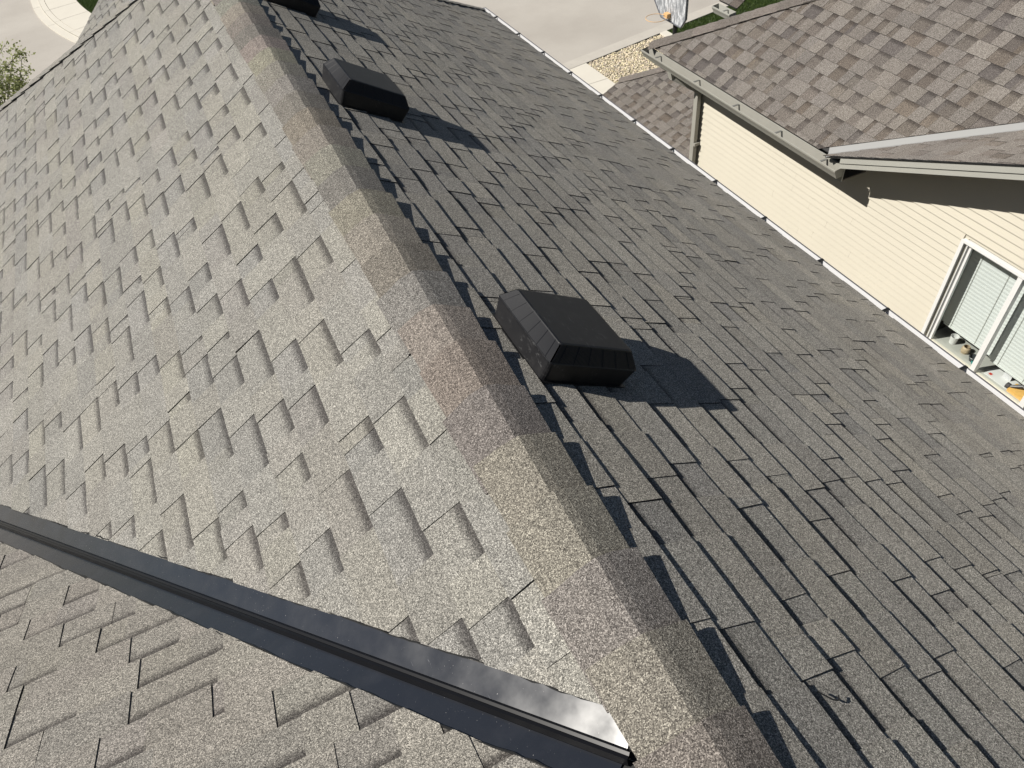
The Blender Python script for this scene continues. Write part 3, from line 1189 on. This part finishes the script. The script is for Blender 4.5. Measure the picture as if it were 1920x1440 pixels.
# window with two sashes and blinds
win = MB()
fx = XW - .022
win.box((fx, WY1 - .034, WZ0), (XW + .05, WY1, WZ1))
win.box((fx, WY0, WZ1 - .024), (XW + .05, WY1 - .034, WZ1))
win.box((fx, WY0, WZ0 + .0), (XW + .05, WY0 + .05, WZ1 - .024))
win = win.build('window', M_WHITEV, nb, center=True, attrs=False)
tag(win, 'white slider window with lowered blinds')


def wpart(name, lo, hi, mat):
    mb = MB()
    mb.box(lo, hi)
    return mb.build(name, mat, win, center=True, attrs=False)


wpart('sill', (XW - .050, WY0, WZ0 - .045), (XW + .04, WY1 + .012, WZ0 + .012), M_TRIM)
wpart('sill', (XW - .030, WY0 + .05, WZ0 + .0125), (XW + .05, WY1 - .052, WZ0 + .030), M_TRIM)
wpart('mullion', (XW - .016, 2.748, WZ0 + .031), (XW + .05, 2.795, WZ1 - .033), M_WHITEV)
wpart('track', (XW - .002, WY1 - .070, WZ0 + .031), (XW + .04, WY1 - .062, WZ1 - .033), M_WHITEV)
wpart('track', (XW + .004, WY1 - .061, WZ0 + .031), (XW + .04, WY1 - .052, WZ1 - .033), M_NGUT)
wpart('sash_stile', (XW + .012, WY1 - .106, WZ0 + .031), (XW + .045, WY1 - .084, WZ1 - .033), M_WHITEV)
M_BLIND = plain('white_blind_slat', (.66, .68, .67), .5, 0, .4, 3, .03)
M_ROOM = plain('dim_room', (.10, .10, .10), .8)
panes = [(2.797, WY1 - .085), (WY0 + .052, 2.733)]
for i, (a, b) in enumerate(panes):
    wpart('pane', (XW + .026, a, WZ0 + .03), (XW + .030, b, WZ1 - .033), M_GLASS)
    zz = WZ1 - .05
    zbot = WZ0 + .21 if i == 0 else WZ0 + .19
    while zz > zbot:
        mb = MB()
        p = [V((XW + .1515, a - .05, zz)), V((XW + .1515, b + .03, zz)), V((XW + .1485, b + .03, zz - .020)), V((XW + .1485, a - .05, zz - .020)), V((XW + .1500, b + .03, zz - .0415)), V((XW + .1500, a - .05, zz - .0415))]
        mb.face([p[0], p[1], p[2], p[3]])
        mb.face([p[3], p[2], p[4], p[5]])
        mb.face([q_ + V((.003, 0, 0)) for q_ in (p[0], p[3], p[2], p[1])])
        mb.face([q_ + V((.003, 0, 0)) for q_ in (p[3], p[5], p[4], p[2])])
        mb.build('blind_slat', M_BLIND, win, center=True, attrs=False)
        zz -= .042
    wpart('blind_rail', (XW + .144, a - .05, zz - .014), (XW + .162, b, zz + .004), M_BLIND)
    for f in (.16, .72):
        yy = b + (a - b) * f
        wpart('blind_cord', (XW + .141, yy - .0015, zz), (XW + .144, yy + .0015, WZ1 - .05), M_NGUT)
# room behind the glass
mb = MB()
mb.box((XW + .45, 1.2, -4.4), (XW + 2.2, 4.2, -2.3))
mb.box((XW + .131, 3.42, -4.4), (XW + .449, 4.2, -2.3))
mb.box((XW + .131, 2.0, -2.70), (XW + .449, 3.42, -2.6))
room = mb.build('room', M_ROOM, win, center=True, attrs=False)
wpart('inner_sill', (XW + .05, WY0, WZ0 - .02), (XW + .42, WY1 - .04, WZ0 + .022), plain('grey_inner_sill', (.40, .40, .37), .5))
SZ = WZ0 + .0235


def small(name, label, cat, mb, mat):
    return tag(mb.build(name, mat, None, center=True, attrs=False), label, cat)


def lathe(c, prof_, n=16, mb=None):
    mb = mb or MB()
    for (r1, z1), (r2, z2) in zip(prof_, prof_[1:]):
        for i in range(n):
            a, b = i * math.tau / n, (i + 1) * math.tau / n
            mb.face([V((c[0] + r1 * math.cos(a), c[1] + r1 * math.sin(a), c[2] + z1)), V((c[0] + r1 * math.cos(b), c[1] + r1 * math.sin(b), c[2] + z1)), V((c[0] + r2 * math.cos(b), c[1] + r2 * math.sin(b), c[2] + z2)), V((c[0] + r2 * math.cos(a), c[1] + r2 * math.sin(a), c[2] + z2))])
    return mb


CUP = [(0, 0), (.034, 0), (.042, .09), (.039, .09), (.031, .008), (0, .008)]
small('cup', 'white cup inside the left window pane under the blind', 'cup', lathe((XW + .17, 3.16, SZ), CUP), M_WHITEV)
small('jar', 'squat tan jar on the sill beside the white cup', 'jar', lathe((XW + .16, 3.00, SZ), [(0, 0), (.036, 0), (.044, .03), (.04, .062), (.028, .075), (.03, .082), (0, .082)]), plain('tan_clay', (.42, .33, .22), .6))
mb = lathe((XW + .13, 2.88, SZ), [(0, 0), (.03, 0), (.045, .05), (.04, .055), (0, .05)])
small('bowl', 'dark grey bowl on the sill left of the window post', 'bowl', mb, plain('dark_glaze', (.05, .055, .06), .35))
mb = lathe((XW + .105, 2.845, SZ), [(0, 0), (.022, 0), (.025, .02), (.018, .035), (0, .038)])
small('pot', 'tiny teal pot low beside the window post', 'pot', mb, plain('teal_glaze', (.03, .20, .19), .35))
# sheet of paper with a red leaf-like mark
mb = MB()
mb.box((XW + .085, 2.44, SZ), (XW + .30, 2.70, SZ + .002))
pp = small('paper_sheet', 'pale paper sheet with a red mark behind the right window pane', 'paper', mb, M_WHITEV)
mb = MB()
c0 = V((XW + .13, 2.66, SZ + .0032))
pts = []
for i in range(14):
    a = i * math.tau / 14
    r = .026 if i % 2 == 0 else .012
    pts.append(c0 + V((r * math.cos(a), r * math.sin(a), 0)))
mb.face(pts)
mb.build('printed_mark', plain('red_print', (.55, .04, .02), .6), pp, center=True, attrs=False)
mb = MB()
mb.box((XW + .20, 2.50, SZ + .0025), (XW + .206, 2.585, SZ + .11))
mb.box((XW + .206, 2.51, SZ + .0025), (XW + .235, 2.575, SZ + .006))
small('card', 'small white card standing on the sill behind the paper sheet', 'card', mb, plain('grey_white_card', (.6, .6, .62), .6))
mb = MB()
mb.tube([V((XW + .115, 2.475, SZ + .028)), V((XW + .115, 2.44, SZ + .030))], [.030, .028], 12)
mb.tube([V((XW + .115, 2.445, SZ + .03)), V((XW + .14, 2.40, SZ + .055)), V((XW + .17, 2.36, SZ + .075))], [.016, .018, .02], 10)
small('desk_lamp', 'dark grey lamp head lying on the sill near the photo edge', 'lamp', mb, plain('dark_plastic', (.05, .045, .05), .4))
mb = MB()
mb.box((XW + .075, 2.27, SZ), (XW + .20, 2.435, SZ + .035))
small('sponge', 'orange yellow holed sponge block at the right photo edge', 'sponge', mb, plain('orange_foam', (.72, .42, .12), .8, 0, .2, 40, .2, None, (45, .68, (.25, .13, .04), .9)))

# small front wing of the neighbour: gutter stub and roof behind the hip
PW = Plane((6.58, 0, -2.47), (0, 1, 0), (-1, 0, -TN))
dW = deck('roof_slope', PW, [(6.62, 8.42, -2.444), (6.62, 8.80, -2.444), (9.2, 8.80, -2.47 + 2.62 * TN), (9.2, 8.42, -2.47 + 2.62 * TN)], nb)
tag(dW, 'scrap of brown roof behind the hip at the top')
rng = random.Random(52)
print(lay_shingles(PW, 'shingle', dW, [M_BR, M_BEDGE], .157, -.02, (-2.6, .02), (8.42, 8.8), [(1, 0, 8.40), (-1, 0, -8.8), (0, -1, .05)], rng, TB, GB, keep=60, tooth=(.09, .23), gap=(.08, .20), lift=.001))
trough(8.40, 8.80, 6.50, -2.5, 'gutter', nb, [8.58], M_NFAS)
mb = MB()
mb.box((8.4, 8.1, GZ), (10.0, 8.7, -2.0))
mb.build('wall', M_SIDE, nb, center=True, attrs=False)

# low garage roof of the neighbour, in front of its far wall
TP = .47
PP = Plane((6.3, 0, -5.38), (0, 1, 0), (-1, 0, -TP))
zp = lambda x_: -5.38 + TP * (x_ - 6.3)
hp0 = V((7.71, 11.60, zp(7.71)))
hp1 = V((7.12, 12.19, zp(7.12)))
inP = V((7.2, 10, zp(7.2)))
dP = deck('roof_slope', PP, [(5.6, 7.52, zp(5.6)), (5.6, 12.17, zp(5.6)), (7.12, 12.17, zp(7.12)), (8.9, 10.41, zp(8.9)), (8.9, 7.52, zp(8.9))], nb)
tag(dP, 'low brown shingle roof below the far gutter')
rng = random.Random(51)
print(lay_shingles(PP, 'shingle', dP, [M_BR, M_BEDGE], .157, .06, (-2.9, .8), (7.5, 12.2),
                   [PP.half(hp0, hp1, inP), (-1, 0, -12.17), (1, 0, 7.52)], rng, TB, GB, keep=220, tooth=(.09, .23), gap=(.08, .20), lift=.001))
D = (hp1 - hp0).normalized()
ca = D.cross(PP.n)
if ca.dot(inP - hp0) < 0: ca = -ca
PPH = Plane(hp0, (1, 0, 0), (0, 1, -TP))
cb = D.cross(PPH.n)
if cb.y < 0: cb = -cb
q = -1.2
while q < .95:
    cap_piece(hp0, D, ca.normalized(), cb.normalized(), q - .30, .30, .125, .010, .019, .03, rng.choice([(1, .97, .95), (.9, .86, .84), (1.05, 1.0, .98)]), [M_BR, M_BEDGE], nb, 'hip_cap', rng, True)
    q += .15
mb = MB()
mb.box((6.1, 7.6, GZ), (10, 11.6, -5.75))
mb.build('wall', M_SIDE, nb, center=True, attrs=False)

# ================================================================== BASKETBALL HOOP
hoop = empty('basketball_hoop', (9.75, 13.8, GZ))
tag(hoop, 'weathered grey fan shaped backboard with orange rim by the street', 'basketball hoop')


def board_mat():
    k = NT('weathered_backboard')
    mp = k.n('Mapping')
    k.l(k.pos(), mp.inputs[0])
    mp.inputs['Scale'].default_value = (1, 6, 2)
    f = k.noise(3.0, 6, .75, mp.outputs[0])
    c = k.ramp(f, [(.36, (.16, .17, .185)), (.5, (.30, .31, .33)), (.56, (.55, .56, .58)), (.66, (.72, .73, .75))])
    k.l(c, k.b.inputs['Base Color'])
    k.b.inputs['Roughness'].default_value = .45
    return k.mat


M_BOARD = board_mat()
yc_, zb_ = 13.93, -4.98
out = [(-.46, 0), (.30, 0), (.60, .30), (.60, .66), (.42, .92), (.0, 1.0), (-.42, .92), (-.60, .66), (-.60, .20)]
mb = MB()
A = [V((9.42, yc_ + a, zb_ + b)) for a, b in out]
B = [p + V((.045, 0, 0)) for p in A]
mb.face(A)
mb.face(B[::-1])
for i in range(len(A)): mb.face([A[i - 1], A[i], B[i], B[i - 1]])
mb.build('backboard', M_BOARD, hoop, center=True, attrs=False)
mb = MB()
mb.tube([p + V((-.004, 0, 0)) for p in A + [A[0]]], .016, 6)
mb.build('board_rim', plain('dark_board_edge', (.09, .095, .11), .5), hoop, center=True, attrs=False)
M_ORG = plain('orange_rim_paint', (.62, .38, .17), .5)
mb = MB()
mb.box((9.32, yc_ - .07, zb_ + .09), (9.415, yc_ + .07, zb_ + .18))
mb.build('rim_bracket', M_ORG, hoop, center=True, attrs=False)
mb = MB()
rc = V((9.08, yc_, zb_ + .15))
mb.tube([rc + V((.225 * math.cos(a), .225 * math.sin(a), 0)) for a in [i * math.tau / 24 for i in range(25)]], .0065, 6)
mb.build('rim', M_ORG, hoop, center=True, attrs=False)
mb = MB()
mb.tube([V((9.60, yc_, GZ)), V((9.60, yc_, zb_ + .5))], .05, 10)
mb.tube([V((9.60, yc_, zb_ + .5)), V((9.47, yc_, zb_ + .5))], .035, 8)
mb.build('pole', M_BLK, hoop, center=True, attrs=False)
mb = MB()
mb.box((9.35, yc_ - .4, GZ + .0), (10.3, yc_ + .4, GZ + .16))
mb.build('base', M_BLK, hoop, center=True, attrs=False)

# ================================================================== TREE
def tree(base, top_c, rad, label, seed):
    rng = random.Random(seed)
    root = empty('tree', base)
    tag(root, label, 'tree')
    tr = MB()
    b = V(base)
    c = V(top_c)
    tr.tube([b, b.lerp(c, .3) + V((.06, .03, 0)), b.lerp(c, .6) + V((-.05, 0, 0)), c + V((0, 0, -rad.z * .5))], [.09, .075, .06, .045], 9)
    lf = MB()
    tips = []
    for i in range(46):
        a = rng.uniform(0, math.tau)
        el = rng.uniform(-.35, 1.3)
        d = V((math.cos(a) * math.cos(el) * rad.x, math.sin(a) * math.cos(el) * rad.y, math.sin(el) * rad.z))
        f = rng.uniform(.72, 1.05)
        st = b.lerp(c, rng.uniform(.55, .9))
        e = c + d * f
        mid = st.lerp(e, .55) + V((rng.uniform(-.12, .12), rng.uniform(-.12, .12), rng.uniform(-.02, .15)))
        tr.tube([st, mid, e], [.022, .012, .004], 5)
        for _ in range(7):
            t = rng.uniform(.35, 1)
            p = (mid.lerp(e, t) if t > .5 else st.lerp(mid, t + .4))
            e2 = p + V((rng.gauss(0, .17), rng.gauss(0, .17), rng.gauss(.05, .14)))
            tr.tube([p, e2], [.006, .0025], 4)
            tips += [e2, p.lerp(e2, .5), p.lerp(e2, .8)]
        tips += [e, mid.lerp(e, .6), mid.lerp(e, .8)]
    for p in tips:
        for _ in range(rng.randint(8, 15)):
            q = p + V((rng.gauss(0, .055), rng.gauss(0, .055), rng.gauss(0, .05)))
            L = rng.uniform(.04, .075)
            a = V((rng.gauss(0, 1), rng.gauss(0, 1), rng.gauss(-.2, .6))).normalized()
            s_ = a.cross(V((rng.gauss(0, 1), rng.gauss(0, 1), rng.gauss(0, 1)))).normalized()
            w_ = L * .26
            n_ = a.cross(s_) * L * .08
            lf.face([q, q + a * L * .45 + s_ * w_ + n_, q + a * L, q + a * L * .45 - s_ * w_ + n_])
    tr.build('trunk', M_WOOD, root, attrs=False, loc=tuple(base))
    lf.build('crown', M_LEAF, root, weld=False, attrs=False, loc=tuple(c))
    return root


tree((-3.75, 14.6, GZ), (-3.72, 14.55, -3.40), V((1.1, 1.05, 1.05)), 'young pale green leafy tree top beyond the left hip', 8)
